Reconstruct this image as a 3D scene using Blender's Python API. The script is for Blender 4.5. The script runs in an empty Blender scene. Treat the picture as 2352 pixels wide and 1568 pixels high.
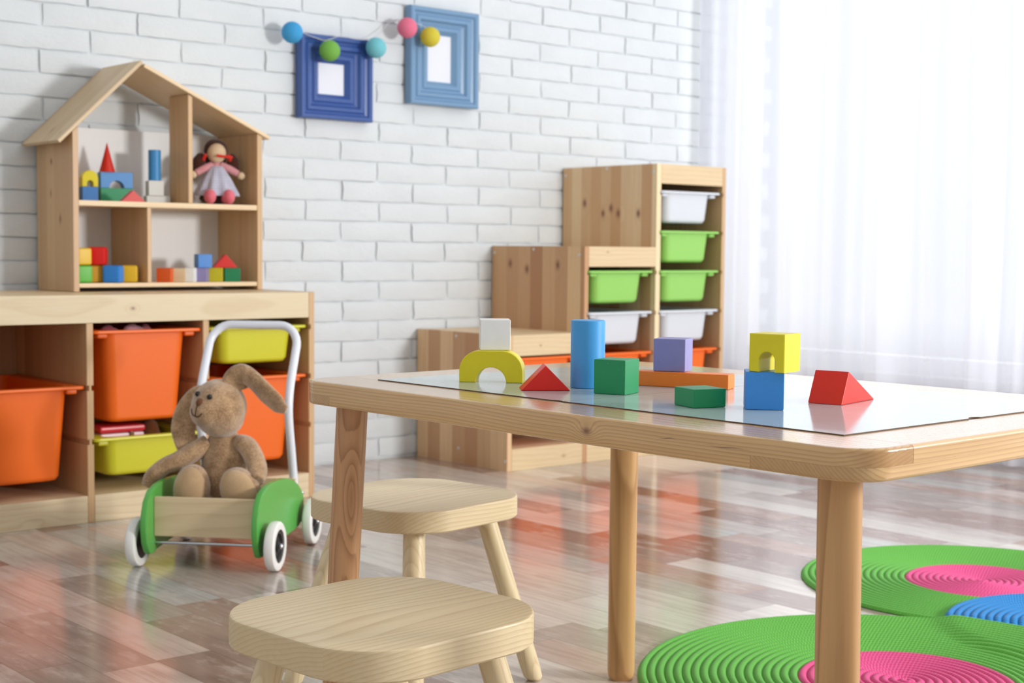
import bpy, bmesh, math, random
from mathutils import Vector, Matrix
random.seed(4)
scene = bpy.context.scene
COL = scene.collection
R = math.radians

# ------------------------------------------------------------------ camera
YAW, PITCH, ROLL, CAMH, FPX = .71042, .06704, .00908, .65046, 3389.9
Fv = Vector((math.sin(YAW)*math.cos(PITCH), math.cos(YAW)*math.cos(PITCH), -math.sin(PITCH)))
Rv = Vector((math.cos(YAW), -math.sin(YAW), 0)); Uv = Rv.cross(Fv)
R2 = Rv*math.cos(ROLL)+Uv*math.sin(ROLL); U2 = Uv*math.cos(ROLL)-Rv*math.sin(ROLL)
cam_data = bpy.data.cameras.new('camera'); cam = bpy.data.objects.new('camera', cam_data); COL.objects.link(cam)
cam.matrix_world = Matrix(((R2.x, U2.x, -Fv.x, 0), (R2.y, U2.y, -Fv.y, 0), (R2.z, U2.z, -Fv.z, CAMH), (0, 0, 0, 1)))
cam_data.sensor_width = 36; cam_data.lens = FPX/2352*36; cam_data.shift_y = 15.69/2352
cam_data.clip_start = .05
cam_data.dof.use_dof = True; cam_data.dof.focus_distance = 1.62; cam_data.dof.aperture_fstop = 11
scene.camera = cam

# ------------------------------------------------------------------ world, lights, exposure
scene.view_settings.view_transform = 'Standard'; scene.view_settings.look = 'None'
scene.view_settings.gamma = 1; scene.view_settings.exposure = -.2
scene.view_settings.use_curve_mapping = False
w = bpy.data.worlds.new('world'); scene.world = w; w.use_nodes = True
w.node_tree.nodes['Background'].inputs[0].default_value = (.93, .965, 1, 1)
w.node_tree.nodes['Background'].inputs[1].default_value = .80

def area(name, loc, target, sx, sy, power, color=(1, 1, 1)):
    l = bpy.data.lights.new(name, 'AREA'); l.shape = 'RECTANGLE'; l.size = sx; l.size_y = sy
    l.energy = power; l.color = color
    o = bpy.data.objects.new(name, l); COL.objects.link(o); o.location = loc
    o.rotation_euler = (Vector(target)-Vector(loc)).to_track_quat('-Z', 'Y').to_euler()
    return o
area('daylight_outside_window', (5.5, 1.9, 1.15), (4, 1.9, 1.15), 5.2, 2.9, 108, (.97, .985, 1))
area('daylight_from_far_window', (3.45, -1.1, 1.12), (1.9, 3.6, .9), .5, .5, 120, (1, .99, .975))

# ------------------------------------------------------------------ node helpers
def lin(c):
    if isinstance(c, str):
        c = [int(c[i:i+2], 16)/255 for i in (0, 2, 4)]
        c = [x/12.92 if x <= .04045 else ((x+.055)/1.055)**2.4 for x in c]
    return (c[0], c[1], c[2], 1)

class S:
    """a float socket with arithmetic"""
    def __init__(s, nt, k): s.nt, s.k = nt, k
    def op(s, o, b=None, c=None):
        n = s.nt.nodes.new('ShaderNodeMath'); n.operation = o
        for i, v in enumerate((s, b, c)):
            if v is None: continue
            if isinstance(v, S): s.nt.links.new(v.k, n.inputs[i])
            else: n.inputs[i].default_value = v
        return S(s.nt, n.outputs[0])
    def __add__(s, b): return s.op('ADD', b)
    def __sub__(s, b): return s.op('SUBTRACT', b)
    def __mul__(s, b): return s.op('MULTIPLY', b)
    def __truediv__(s, b): return s.op('DIVIDE', b)
    def floor(s): return s.op('FLOOR')
    def fract(s): return s.op('FRACT')
    def pow(s, b): return s.op('POWER', b)
    def abs(s): return s.op('ABSOLUTE')
    def exp(s): return s.op('EXPONENT')
    def clamp(s):
        r = s.op('ADD', 0.0); r.k.node.use_clamp = True; return r
    def lt(s, b): return s.op('LESS_THAN', b)
    def gt(s, b): return s.op('GREATER_THAN', b)
    def step(s, a, b):
        n = s.nt.nodes.new('ShaderNodeMapRange'); n.interpolation_type = 'SMOOTHSTEP'
        s.nt.links.new(s.k, n.inputs[0]); n.inputs[1].default_value = a; n.inputs[2].default_value = b
        return S(s.nt, n.outputs[0])

def comb(nt, x, y, z):
    n = nt.nodes.new('ShaderNodeCombineXYZ')
    for i, v in enumerate((x, y, z)):
        if isinstance(v, S): nt.links.new(v.k, n.inputs[i])
        else: n.inputs[i].default_value = v
    return n.outputs[0]
def noise(nt, vec, scale=1, detail=2, rough=.5):
    n = nt.nodes.new('ShaderNodeTexNoise'); nt.links.new(vec, n.inputs['Vector'])
    n.inputs['Scale'].default_value = scale; n.inputs['Detail'].default_value = detail; n.inputs['Roughness'].default_value = rough
    return S(nt, n.outputs['Fac'])
def white(nt, vec):
    n = nt.nodes.new('ShaderNodeTexWhiteNoise'); n.noise_dimensions = '3D'; nt.links.new(vec, n.inputs['Vector'])
    return S(nt, n.outputs['Value'])
def mix(nt, f, a, b, mode='MIX'):
    n = nt.nodes.new('ShaderNodeMix'); n.data_type = 'RGBA'; n.blend_type = mode
    for i, v in ((0, f), (6, a), (7, b)):
        if isinstance(v, S): nt.links.new(v.k, n.inputs[i])
        elif isinstance(v, bpy.types.NodeSocket): nt.links.new(v, n.inputs[i])
        else: n.inputs[i].default_value = v
    return n.outputs[2]
def base(name, rough=.5, spec=.5, color=(.8, .8, .8, 1)):
    m = bpy.data.materials.new(name); m.use_nodes = True; nt = m.node_tree
    b = nt.nodes['Principled BSDF']; b.inputs['Roughness'].default_value = rough
    b.inputs['Specular IOR Level'].default_value = spec; b.inputs['Base Color'].default_value = color
    m.diffuse_color = color
    return m, nt, b
def coords(nt, kind='Object'):
    t = nt.nodes.new('ShaderNodeTexCoord'); s = nt.nodes.new('ShaderNodeSeparateXYZ'); nt.links.new(t.outputs[kind], s.inputs[0])
    return [S(nt, s.outputs[i]) for i in range(3)], t.outputs[kind]
def bump(nt, b, h, strength, dist=.002):
    n = nt.nodes.new('ShaderNodeBump'); n.inputs['Strength'].default_value = strength; n.inputs['Distance'].default_value = dist
    nt.links.new(h.k, n.inputs['Height']); nt.links.new(n.outputs[0], b.inputs['Normal'])

def wood(name, axis, light='E2C79C', dark='C09A69', spacing=.006, center=(.05, -.12), warp=.018, contrast=.55,
         knots=(), lam=None, lamvar=.35, rough=.42, coat=0, knotcol='7A4530', cracks=(), endg=.45):
    """solid pine: growth rings around an axis along the grain; knots = (axis1, p, r1, axis2, q, r2[, dark, swell])"""
    m, nt, b = base(name, rough, .4, lin(light))
    c, vec = coords(nt)
    oi = nt.nodes.new('ShaderNodeObjectInfo'); rnd = S(nt, oi.outputs['Random'])
    g = c[axis]; o = [i for i in range(3) if i != axis]; a, bb = c[o[0]], c[o[1]]
    tone = None
    if lam:
        idx = ((c[lam[0]]+7)/lam[1]).floor(); wn = white(nt, comb(nt, idx, .37, .11)); tone = wn
        a = a+wn*.43; bb = bb+(wn*7.3).fract()*.3
    big = noise(nt, comb(nt, a*5, bb*5, g*1.6+rnd*9), 1, 2)
    fine = noise(nt, comb(nt, a*150, bb*150, g*7+rnd*5), 1, 3)
    r = (((a-center[0])*(a-center[0]))+((bb-center[1])*(bb-center[1]))).op('SQRT')+(big-.5)*warp+(fine-.5)*.0012+rnd*.02
    kd = None
    for k in knots:
        da = (c[k[0]]-k[1])/k[2]; db = (c[k[3]]-k[4])/k[5]; d2 = da*da+db*db
        sw = k[7] if len(k) > 7 else .012
        r = r+(d2*-.35).exp()*sw
        q = ((d2*-2.2).exp()*(k[6] if len(k) > 6 else .9)).clamp()
        kd = q if kd is None else kd.op('MAXIMUM', q)
    ring = (r/spacing).fract(); ring = ring.pow(2.6)*(S(nt, ring.k)*-1+1).step(0, .12)
    f = ((ring*contrast)+(fine-.5)*.5+(big-.4)*.35).clamp()
    col = mix(nt, f, lin(light), lin(dark))
    if tone: col = mix(nt, tone*lamvar, col, lin(dark))
    if kd is not None: col = mix(nt, kd, col, lin(knotcol))
    if endg:
        tcn = nt.nodes.new('ShaderNodeTexCoord'); sn = nt.nodes.new('ShaderNodeSeparateXYZ'); nt.links.new(tcn.outputs['Normal'], sn.inputs[0])
        col = mix(nt, S(nt, sn.outputs[axis]).abs().step(.45, .95)*endg, col, lin(dark))
    for k in cracks:
        da = ((c[k[0]]-k[1])/k[2]); db = ((c[k[3]]-k[4]+(da*3).op('SINE')*.0006)/k[5]); d2 = da*da+db*db
        col = mix(nt, (d2*-1.5).exp().clamp()*.85, col, lin('5A3A22'))
    nt.links.new(col, b.inputs['Base Color'])
    b.inputs['Coat Weight'].default_value = coat; b.inputs['Coat Roughness'].default_value = .12
    bump(nt, b, ring+fine*.6, .12, .0006)
    return m

def paint(name, color, rough=.42, wear=True, coat=.0):
    m, nt, b = base(name, rough, .45, lin(color))
    c, vec = coords(nt)
    n = noise(nt, comb(nt, c[0]*60, c[1]*60, c[2]*60), 1, 3)
    cl = lin(color); d = tuple(x*.86 for x in cl[:3])+(1,)
    col = mix(nt, n*.6, cl, d)
    if wear:
        s = noise(nt, comb(nt, c[0]*420, c[1]*60, c[2]*260), 1, 2, .6).step(.745, .80)
        col = mix(nt, s*.55, col, lin('E9E4D8'))
        s2 = noise(nt, comb(nt, c[0]*130+7, c[1]*130, c[2]*130), 1, 1).step(.80, .83)
        col = mix(nt, s2*.7, col, lin('4A4038'))
    nt.links.new(col, b.inputs['Base Color']); b.inputs['Coat Weight'].default_value = coat
    bump(nt, b, noise(nt, comb(nt, c[0]*300, c[1]*300, c[2]*300), 1, 2), .12, .0004)
    return m
def plastic(name, color, rough=.33, sss=0, trans=0):
    m, nt, b = base(name, rough, .5, lin(color))
    if sss:
        b.inputs['Subsurface Weight'].default_value = sss; b.inputs['Subsurface Radius'].default_value = (.02, .01, .006)
    c, vec = coords(nt)
    bump(nt, b, noise(nt, comb(nt, c[0]*9, c[1]*9, c[2]*9), 1, 1), .15, .004)
    return m
def metal(name, color, rough=.3):
    m, nt, b = base(name, rough, .5, lin(color)); b.inputs['Metallic'].default_value = 1; return m
def fabric(name, color, color2, scale=500, strength=.5, sheen=.3, rough=.95, plaid=0, con=.6):
    m, nt, b = base(name, rough, .2, lin(color)); c, vec = coords(nt)
    n = noise(nt, comb(nt, c[0]*scale, c[1]*scale, c[2]*scale), 1, 3, .7)
    n2 = noise(nt, comb(nt, c[0]*40, c[1]*40, c[2]*40), 1, 3)
    col = mix(nt, ((n-.5)*(con*2.5)+(n2-.5)*con*1.6+.45).clamp(), lin(color), lin(color2))
    if plaid:
        s = ((c[0]/plaid).fract().lt(.28)*.5+(c[2]/plaid).fract().lt(.28)*.5)
        col = mix(nt, s, col, lin(color2))
    nt.links.new(col, b.inputs['Base Color']); b.inputs['Sheen Weight'].default_value = sheen
    bump(nt, b, n+n2*.5, strength, .0018)
    return m

# ------------------------------------------------------------------ materials
M = {}
PINE_L, PINE_D = 'E6CBA2', 'BD9566'
M['pine_x'] = wood('pine_along_x', 0, PINE_L, PINE_D, .009, contrast=.4)
M['pine_y'] = wood('pine_along_y', 1, PINE_L, PINE_D, .009, contrast=.4)
M['pine_z'] = wood('pine_along_z', 2, 'DDBB8C', 'B48859', .009, contrast=.4, lam=(1, .055), lamvar=.7)
M['pine_pale_x'] = wood('pale_pine_rail', 0, 'F1DDB9', 'D6B384', .012, contrast=.35, lam=None)
M['stool_seat'] = wood('stool_pine_seat', 0, 'EDDAB4', 'C4A676', .0045, center=(-.02, -.11), warp=.05, contrast=.62, lam=(1, .09), lamvar=.15, rough=.42)
M['stool_leg'] = wood('stool_pine_leg', 2, 'E9D6AE', 'BC9A68', .006, center=(.06, .03), contrast=.5, warp=.008, rough=.42)
M['table_long'] = wood('table_pine_long_rail', 1, 'D8AF78', '9E6E3E', .0036, center=(-.10, -.028), warp=.03, contrast=.62, rough=.22,
    knots=((1, -.098, .009, 2, .464, .006, .9, .012),), cracks=((1, -.285, .022, 2, .4665, .0006), (1, -.21, .011, 2, .4675, .0006)), coat=.5)
M['table_end'] = wood('table_pine_end_rail', 0, 'DEB883', 'A87A48', .0032, center=(.05, -.02), contrast=.62, rough=.22, coat=.5)
M['table_leg'] = wood('table_pine_leg', 2, 'CFA26E', '9A6C3E', .010, center=(.008, .014), warp=.022, contrast=.8, rough=.36)
M['table_leg_knot'] = wood('table_pine_leg_with_knot', 2, 'CF9E72', '92603A', .0058, center=(-.04, -.05), warp=.006, contrast=.75, rough=.36,
    knots=((2, .325, .042, 0, -.0125, .0062, .35, .024),), knotcol='8E5A3A')
M['house_x'] = wood('toy_house_pine_x', 0, 'E9CFA6', 'CBA273', .01, contrast=.35)
M['house_z'] = wood('toy_house_pine_z', 2, 'D5B287', 'AE835A', .01, contrast=.4, lam=(1, .04), lamvar=.8,
    knots=((1, -.15, .007, 2, .30, .012), (1, -.13, .006, 2, .19, .014), (1, -.075, .007, 2, .13, .015)))
M['white_board'] = base('white_back_board', .5, .4, lin('EDEDED'))[0]
M['whiteboard'] = None
M['board_edge'] = base('fibreboard_edge', .7, .3, lin('6E5744'))[0]
M['tire'] = plastic('white_rubber', 'E9E7E2', .45)
M['hub'] = plastic('black_plastic', '1C1C1E', .4)
M['steel'] = metal('steel', 'C9CCD0', .25)
M['white_tube'] = base('white_lacquered_tube', .25, .5, lin('E3E6EE'))[0]
M['green_lacquer'] = base('green_lacquer', .28, .5, lin('57A94B'))[0]
M['maple'] = wood('birch_plywood', 0, 'DCC6A0', 'BE9F72', .02, center=(.1, .02), warp=.12, contrast=.5)
m_, nt_, b_ = base('white_board_glossy', .07, .4, lin('D9E5E4')); M['whiteboard'] = m_
c_, v_ = coords(nt_)
nt_.links.new(mix(nt_, noise(nt_, comb(nt_, c_[0]*7, c_[1]*7, c_[2]*7), 1, 3)*.5, lin('BCCBCB'), lin('B1C0C2')), b_.inputs['Base Color'])
nt_.links.new((noise(nt_, comb(nt_, c_[0]*40, c_[1]*12, c_[2]*10), 1, 3)*.12+.05).k, b_.inputs['Roughness'])
BIN = {'orange': plastic('orange_bin_plastic', 'F06A10', .42), 'yellow': plastic('yellow_bin_plastic', 'CFCB2E', .36),
       'green': plastic('green_bin_plastic', '92CC60', .38), 'white': plastic('white_bin_plastic', 'D2D6DC', .4)}
RED, YEL, GRN, BLU, ORG, PUR, WHT = 'EC200D', 'E6D618', '1A9058', '3E86CC', 'FF8426', '8E8AC0', 'EEEEEA'
PT = {}
def pt(c, **k):
    if c not in PT: PT[c] = paint('painted_wood_'+c.lower(), c, **k)
    return PT[c]

# floor
m, nt, b = base('laminate_floor', .2, 1.0, lin('B8A79A')); M['floor'] = m
c, vec = coords(nt); x, y = c[0]+.09, c[1]
row = (x/.0965).floor(); ro = white(nt, comb(nt, row, 3.1, 0)); seg = ((y+ro*3.7)/.41); sid = seg.floor()
h1 = white(nt, comb(nt, row, sid, 1.5)); h2 = white(nt, comb(nt, row, sid, 7.5))
ramp = nt.nodes.new('ShaderNodeValToRGB'); ramp.color_ramp.interpolation = 'CONSTANT'
cols = ['9A8377', 'B8ABA0', 'CBC1B6', 'AC8A77', 'D6CDC3', 'A5998E', 'CDB9AC', 'B6B5AE', 'DFD6CB', '8F6E5E']
while len(ramp.color_ramp.elements) < len(cols): ramp.color_ramp.elements.new(.5)
for i, cc in enumerate(cols):
    e = ramp.color_ramp.elements[i]; e.position = i/len(cols); e.color = lin(cc)
nt.links.new(h1.k, ramp.inputs[0])
gr = noise(nt, comb(nt, x*95+h2*40, y*5, h2*9), 1, 4, .6); di = noise(nt, comb(nt, x*26+h2*50, y*9, h1*20), 1, 5, .65)
bl = noise(nt, comb(nt, x*6+h1*30, y*2.2, h2*20), 1, 2)
col = mix(nt, gr.step(.35, .75)*.35, ramp.outputs[0], lin('6E5648'))
col = mix(nt, di.step(.5, .68)*.5, col, lin('D3C8BE'))
col = mix(nt, bl.step(.5, .8)*.35, col, lin('96705F'))
ex = ((x/.0965).fract()-.5).abs().gt(.488); ey = ((seg.fract()-.5).abs()).gt(.4975)
col = mix(nt, (ex.op('MAXIMUM', ey))*.35, col, lin('5C4A40'))
nt.links.new(col, b.inputs['Base Color'])
nt.links.new((di*.08+.12).k, b.inputs['Roughness']); bump(nt, b, gr, .04, .0006)

# painted brick
m, nt, b = base('white_painted_brick', .55, .35, lin('E9ECEE')); M['brick'] = m
c, vec = coords(nt); n1 = noise(nt, comb(nt, c[0]*45, c[1]*45, c[2]*70), 1, 5, .65); n2 = noise(nt, comb(nt, c[0]*9, c[1]*9, c[2]*14), 1, 3)
nt.links.new(mix(nt, n2, lin('DCE1E3'), lin('D1D6D9')), b.inputs['Base Color']); bump(nt, b, n1+n2*1.5, .45, .004)
m, nt, b = base('white_wall_plaster', .8, .3, lin('ECEDEF')); M['plaster'] = m

# sheer curtain
m, nt, b = base('sheer_white_curtain', .9, .2, lin('F6F8FF')); M['curtain'] = m
out = nt.nodes['Material Output']; tr = nt.nodes.new('ShaderNodeBsdfTransparent'); tl = nt.nodes.new('ShaderNodeBsdfTranslucent'); df = nt.nodes.new('ShaderNodeBsdfDiffuse')
tl.inputs[0].default_value = lin('F4F6FF'); df.inputs[0].default_value = lin('F3F5FC')
a1 = nt.nodes.new('ShaderNodeMixShader'); a2 = nt.nodes.new('ShaderNodeMixShader')
a1.inputs[0].default_value = .45; nt.links.new(tl.outputs[0], a1.inputs[1]); nt.links.new(df.outputs[0], a1.inputs[2])
a2.inputs[0].default_value = .78; nt.links.new(tr.outputs[0], a2.inputs[1]); nt.links.new(a1.outputs[0], a2.inputs[2]); nt.links.new(a2.outputs[0], out.inputs[0])
# window pane
m, nt, b = base('window_glass', .0, .5); M['glass'] = m
out = nt.nodes['Material Output']; tr = nt.nodes.new('ShaderNodeBsdfTransparent'); gl = nt.nodes.new('ShaderNodeBsdfGlossy'); gl.inputs['Roughness'].default_value = .02
mx = nt.nodes.new('ShaderNodeMixShader'); mx.inputs[0].default_value = .06
nt.links.new(tr.outputs[0], mx.inputs[1]); nt.links.new(gl.outputs[0], mx.inputs[2]); nt.links.new(mx.outputs[0], out.inputs[0])

def rugmat(name, color, dark):
    m, nt, b = base(name, .75, .35, lin(color)); c, vec = coords(nt)
    r = ((c[0]*c[0])+(c[1]*c[1])).op('SQRT'); th = c[1].op('ARCTAN2', c[0])
    coil = (r/RUGP).floor(); n = (((coil*2+1)*(RUGP*math.pi/.0062)).floor())
    cell = ((th/6.2831853)*n+(r/RUGP)*1.0).fract()
    st = ((cell-.5).abs()*2); f = noise(nt, comb(nt, c[0]*900, c[1]*900, c[2]*900), 1, 2)
    col = mix(nt, ((st*.45)+(f-.35)*.6).clamp(), lin(color), lin(dark))
    nt.links.new(col, b.inputs['Base Color']); b.inputs['Sheen Weight'].default_value = .08
    bump(nt, b, (st*-1)+f*.6, .5, .0015)
    return m
RUGP = .0135
M['rug_green'] = rugmat('green_braided_cord', '64B23F', '469A30')
M['rug_pink'] = rugmat('pink_braided_cord', 'E0508A', 'C23371')
M['rug_blue'] = rugmat('blue_braided_cord', '1580C4', '1068A4')

# ------------------------------------------------------------------ mesh helpers
def mesh_obj(name, bm, mat, parent=None, loc=(0, 0, 0), rot=(0, 0, 0), sharp=38):
    me = bpy.data.meshes.new(name)
    bmesh.ops.recalc_face_normals(bm, faces=bm.faces[:])
    bm.to_mesh(me); bm.free()
    me.shade_smooth(); me.set_sharp_from_angle(angle=R(sharp))
    o = bpy.data.objects.new(name, me); COL.objects.link(o)
    if isinstance(mat, (list, tuple)):
        for mm in mat: me.materials.append(mm)
    elif mat: me.materials.append(mat)
    if sharp <= 50 and len(me.polygons) < 4000:
        wn = o.modifiers.new('weighted_normal', 'WEIGHTED_NORMAL'); wn.keep_sharp = True
    o.location = loc; o.rotation_euler = rot
    if parent: o.parent = parent
    return o
def thing(name, label, cat, loc=(0, 0, 0), rotz=0, group=None):
    o = bpy.data.objects.new(name, None); COL.objects.link(o); o.location = loc; o.rotation_euler = (0, 0, rotz)
    o.empty_display_size = .05
    return tag(o, label, cat, group)
def tag(o, label, cat, group=None, kind=None):
    if label: o['label'] = label
    if cat: o['category'] = cat
    if group: o['group'] = group
    if kind: o['kind'] = kind
    return o
def struct(name, bm, mat, **k):
    o = mesh_obj(name, bm, mat, **k); o['kind'] = 'structure'; return o
def bevel(bm, edges, w, seg=2):
    edges = [e for e in edges if e.is_valid]
    if w > 0 and edges: bmesh.ops.bevel(bm, geom=edges, offset=w, segments=seg, affect='EDGES', profile=.5, clamp_overlap=True)
def box(x0, x1, y0, y1, z0, z1, bv=.0, seg=2, bm=None, sel=None):
    own = bmesh.new(); r = bmesh.ops.create_cube(own, size=1)
    for v in own.verts:
        v.co = Vector(((x0+x1)/2+v.co.x*(x1-x0), (y0+y1)/2+v.co.y*(y1-y0), (z0+z1)/2+v.co.z*(z1-z0)))
    bevel(own, [e for e in own.edges if sel is None or sel((e.verts[0].co+e.verts[1].co)/2)], bv, seg)
    return join(bm, own)
def join(bm, own):
    if bm is None: return own
    me = bpy.data.meshes.new('tmp'); own.to_mesh(me); own.free(); bm.from_mesh(me); bpy.data.meshes.remove(me)
    return bm
def prism(poly, axis, a0, a1, bv=0, seg=2, bm=None, sel=None):
    """extrude a 2D polygon along axis (0: poly is yz, 1: poly is xz, 2: poly is xy)"""
    own = bmesh.new()
    def P(p, t): return {0: (t, p[0], p[1]), 1: (p[0], t, p[1]), 2: (p[0], p[1], t)}[axis]
    A = [own.verts.new(P(p, a0)) for p in poly]; B = [own.verts.new(P(p, a1)) for p in poly]
    own.faces.new(A); own.faces.new(B[::-1]); n = len(poly)
    for i in range(n): own.faces.new((A[i], B[i], B[(i+1) % n], A[(i+1) % n]))
    bmesh.ops.recalc_face_normals(own, faces=own.faces[:])
    bevel(own, [e for e in own.edges if (sel((e.verts[0].co+e.verts[1].co)/2, e) if sel else True)], bv, seg)
    return join(bm, own)
def loft(rings, closed_ends=True, bm=None):
    own = bmesh.new(); vs = [[own.verts.new(p) for p in r] for r in rings]; n = len(rings[0])
    for a, b2 in zip(vs, vs[1:]):
        for i in range(n): own.faces.new((a[i], a[(i+1) % n], b2[(i+1) % n], b2[i]))
    if closed_ends: own.faces.new(vs[0][::-1]); own.faces.new(vs[-1])
    return join(bm, own)
def circle(cx, cy, z, r, n=32, ry=None):
    return [(cx+r*math.cos(t*2*math.pi/n), cy+(ry or r)*math.sin(t*2*math.pi/n), z) for t in range(n)]
def rrect(x0, x1, y0, y1, z, r, n=6):
    out = []
    for cx, cy, a in ((x1-r, y1-r, 0), (x0+r, y1-r, 90), (x0+r, y0+r, 180), (x1-r, y0+r, 270)):
        for i in range(n+1): t = R(a+90*i/n); out.append((cx+r*math.cos(t), cy+r*math.sin(t), z))
    return out
def catmull(pts, n=6):
    P = [Vector(p) for p in pts]; P = [2*P[0]-P[1]]+P+[2*P[-1]-P[-2]]; out = []
    for i in range(1, len(P)-2):
        for k in range(n):
            t = k/n; a, b2, c, d = P[i-1:i+3]
            out.append(.5*((2*b2)+(c-a)*t+(2*a-5*b2+4*c-d)*t*t+(3*b2-a-3*c+d)*t**3))
    out.append(P[-2]); return out
def sweep(path, ru, rv, n=14, up=(0, 0, 1), bm=None, smooth=True):
    """sweep an ellipse; ru, rv lists of radii (along 'side' and along 'normal')"""
    pts = [Vector(p) for p in path]; m = len(pts); rings = []
    def val(r, i): return r if not isinstance(r, (list, tuple)) else (lambda q: r[min(int(q), len(r)-1)]*(1-q % 1)+r[min(int(q)+1, len(r)-1)]*(q % 1))(i*(len(r)-1)/(m-1))
    upv = Vector(up)
    for i, p in enumerate(pts):
        t = (pts[min(i+1, m-1)]-pts[max(i-1, 0)]).normalized()
        s = t.cross(upv); s = s.normalized() if s.length > 1e-4 else Vector((1, 0, 0)); nn = s.cross(t); upv = nn
        a, b2 = val(ru, i), val(rv, i)
        rings.append([p+s*a*math.cos(k*2*math.pi/n)+nn*b2*math.sin(k*2*math.pi/n) for k in range(n)])
    return loft(rings, True, bm)
def ball(c, r, seg=24, bm=None, rot=None):
    own = bmesh.new(); bmesh.ops.create_uvsphere(own, u_segments=seg, v_segments=seg//2+2, radius=1)
    if not isinstance(r, (tuple, list)): r = (r, r, r)
    for v in own.verts:
        q = Vector((v.co.x*r[0], v.co.y*r[1], v.co.z*r[2]))
        if rot is not None: q = rot @ q
        v.co = q+Vector(c)
    return join(bm, own)
def blob(name, bm, mat, parent, voxel=.004, smooth=8, loc=(0, 0, 0)):
    """fuse overlapping volumes into one continuous rounded surface"""
    o = mesh_obj(name+'_src', bm, None); r = o.modifiers.new('r', 'REMESH'); r.mode = 'VOXEL'; r.voxel_size = voxel
    s = o.modifiers.new('s', 'SMOOTH'); s.iterations = smooth; s.factor = .6
    dg = bpy.context.evaluated_depsgraph_get(); dg.update(); me = bpy.data.meshes.new_from_object(o.evaluated_get(dg)); me.name = name
    old = o.data; bpy.data.objects.remove(o); bpy.data.meshes.remove(old)
    me.shade_smooth(); me.materials.clear(); me.materials.append(mat)
    n = bpy.data.objects.new(name, me); COL.objects.link(n); n.location = loc
    if parent: n.parent = parent
    return n

# ------------------------------------------------------------------ room
struct('floor', box(-1.6, 4.9, -1.6, 3.9, -.05, 0), M['floor'])
struct('ceiling', box(-1.6, 4.9, -1.6, 3.9, 2.7, 2.78), base('white_ceiling', .8, .3, lin('F2F2F2'))[0])
WY = 3.706
bm = box(-.6, 4.45, WY, WY+.12, 0, 2.7)
row = 0; z = -.0155
H = .0603
k0 = int((.971-z)//H)
rb = random.Random(7)
def brick(bm, x0, x1, z0, z1, d):
    e = .0035; j = lambda s=.0012: rb.uniform(-s, s)
    o = [(x0, z0), (x1, z0), (x1, z1), (x0, z1)]; ctr = []
    n = 6
    ys = WY-d
    tilt = rb.uniform(-.0015, .0015); tiltz = rb.uniform(-.0015, .0015)
    # grid on the face with a wavy outline
    V = []; nx, nz = 9, 4
    for iz in range(nz+1):
        r_ = []
        for ix in range(nx+1):
            u, v = ix/nx, iz/nz; X = x0+(x1-x0)*u; Z = z0+(z1-z0)*v; yy = ys+tilt*(u-.5)*2+tiltz*(v-.5)*2+j(.0005)
            if ix in (0, nx): yy += .003; X += j(.0018)
            if iz in (0, nz): yy += .0018; Z += j(.0016)
            r_.append(bm.verts.new((X, yy, Z)))
        V.append(r_)
    for iz in range(nz):
        for ix in range(nx): bm.faces.new((V[iz][ix], V[iz][ix+1], V[iz+1][ix+1], V[iz+1][ix]))
    rim = [V[0][i] for i in range(nx+1)]+[V[i][nx] for i in range(1, nz+1)]+[V[nz][i] for i in range(nx-1, -1, -1)]+[V[i][0] for i in range(nz-1, 0, -1)]
    bk = [bm.verts.new((v.co.x, WY+.001, v.co.z)) for v in rim]
    for i in range(len(rim)): q = (i+1) % len(rim); bm.faces.new((rim[i], bk[i], bk[q], rim[q]))
z0 = .971-17*H
for rrow in range(0, 45):
    zz = z0+rrow*H; off = 2.9 if (rrow-17) % 2 == 0 else 2.9+.1325
    off += rb.uniform(-.006, .006); n0 = int((off+.75)/.265)
    xx = off-n0*.265
    while xx < 4.3:
        wv = rb.uniform(-.004, .004)
        xa, xb = max(xx+.0055, -.55), xx+.265-.0035
        if zz+H > .03: brick(bm, xa, xb, max(zz+.0022, .001), zz+H-.0022, .008+rb.uniform(-.0012, .0012))
        xx += .265
struct('wall_back', bm, M['brick'], sharp=60)

# window wall on the right with a tall window behind the curtain
WX = 4.24
bm = box(WX, WX+.14, -1.6, .0, 0, 2.7); box(WX, WX+.14, 3.66, 3.9, 0, 2.7, bm=bm)
box(WX, WX+.14, .0, 3.66, 0, .22, bm=bm); box(WX, WX+.14, .0, 3.66, 2.5, 2.7, bm=bm)
struct('wall_right', bm, M['plaster'])
bm = box(WX-.05, WX+.02, -.05, 3.69, .215, .245, .006)
sill = struct('trim_1', bm, M['plaster'])
bm = None
for a, b2 in ((.0, .05), (1.18, 1.23), (2.39, 2.44), (3.61, 3.66)): bm = box(WX+.03, WX+.09, a, b2, .246, 2.5, .004, bm=bm)
for a, b2 in ((.246, .30), (2.44, 2.5)): box(WX+.035, WX+.085, .0, 3.66, a, b2, .004, bm=bm)
win = struct('window_1', bm, plastic('white_window_frame', 'F2F3F5', .35))
for a, b2 in ((.04, 1.19), (1.22, 2.40), (2.43, 3.62)):
    mesh_obj('window_pane', box(WX+.055, WX+.063, a, b2, .29, 2.45), M['glass'], win)

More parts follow.
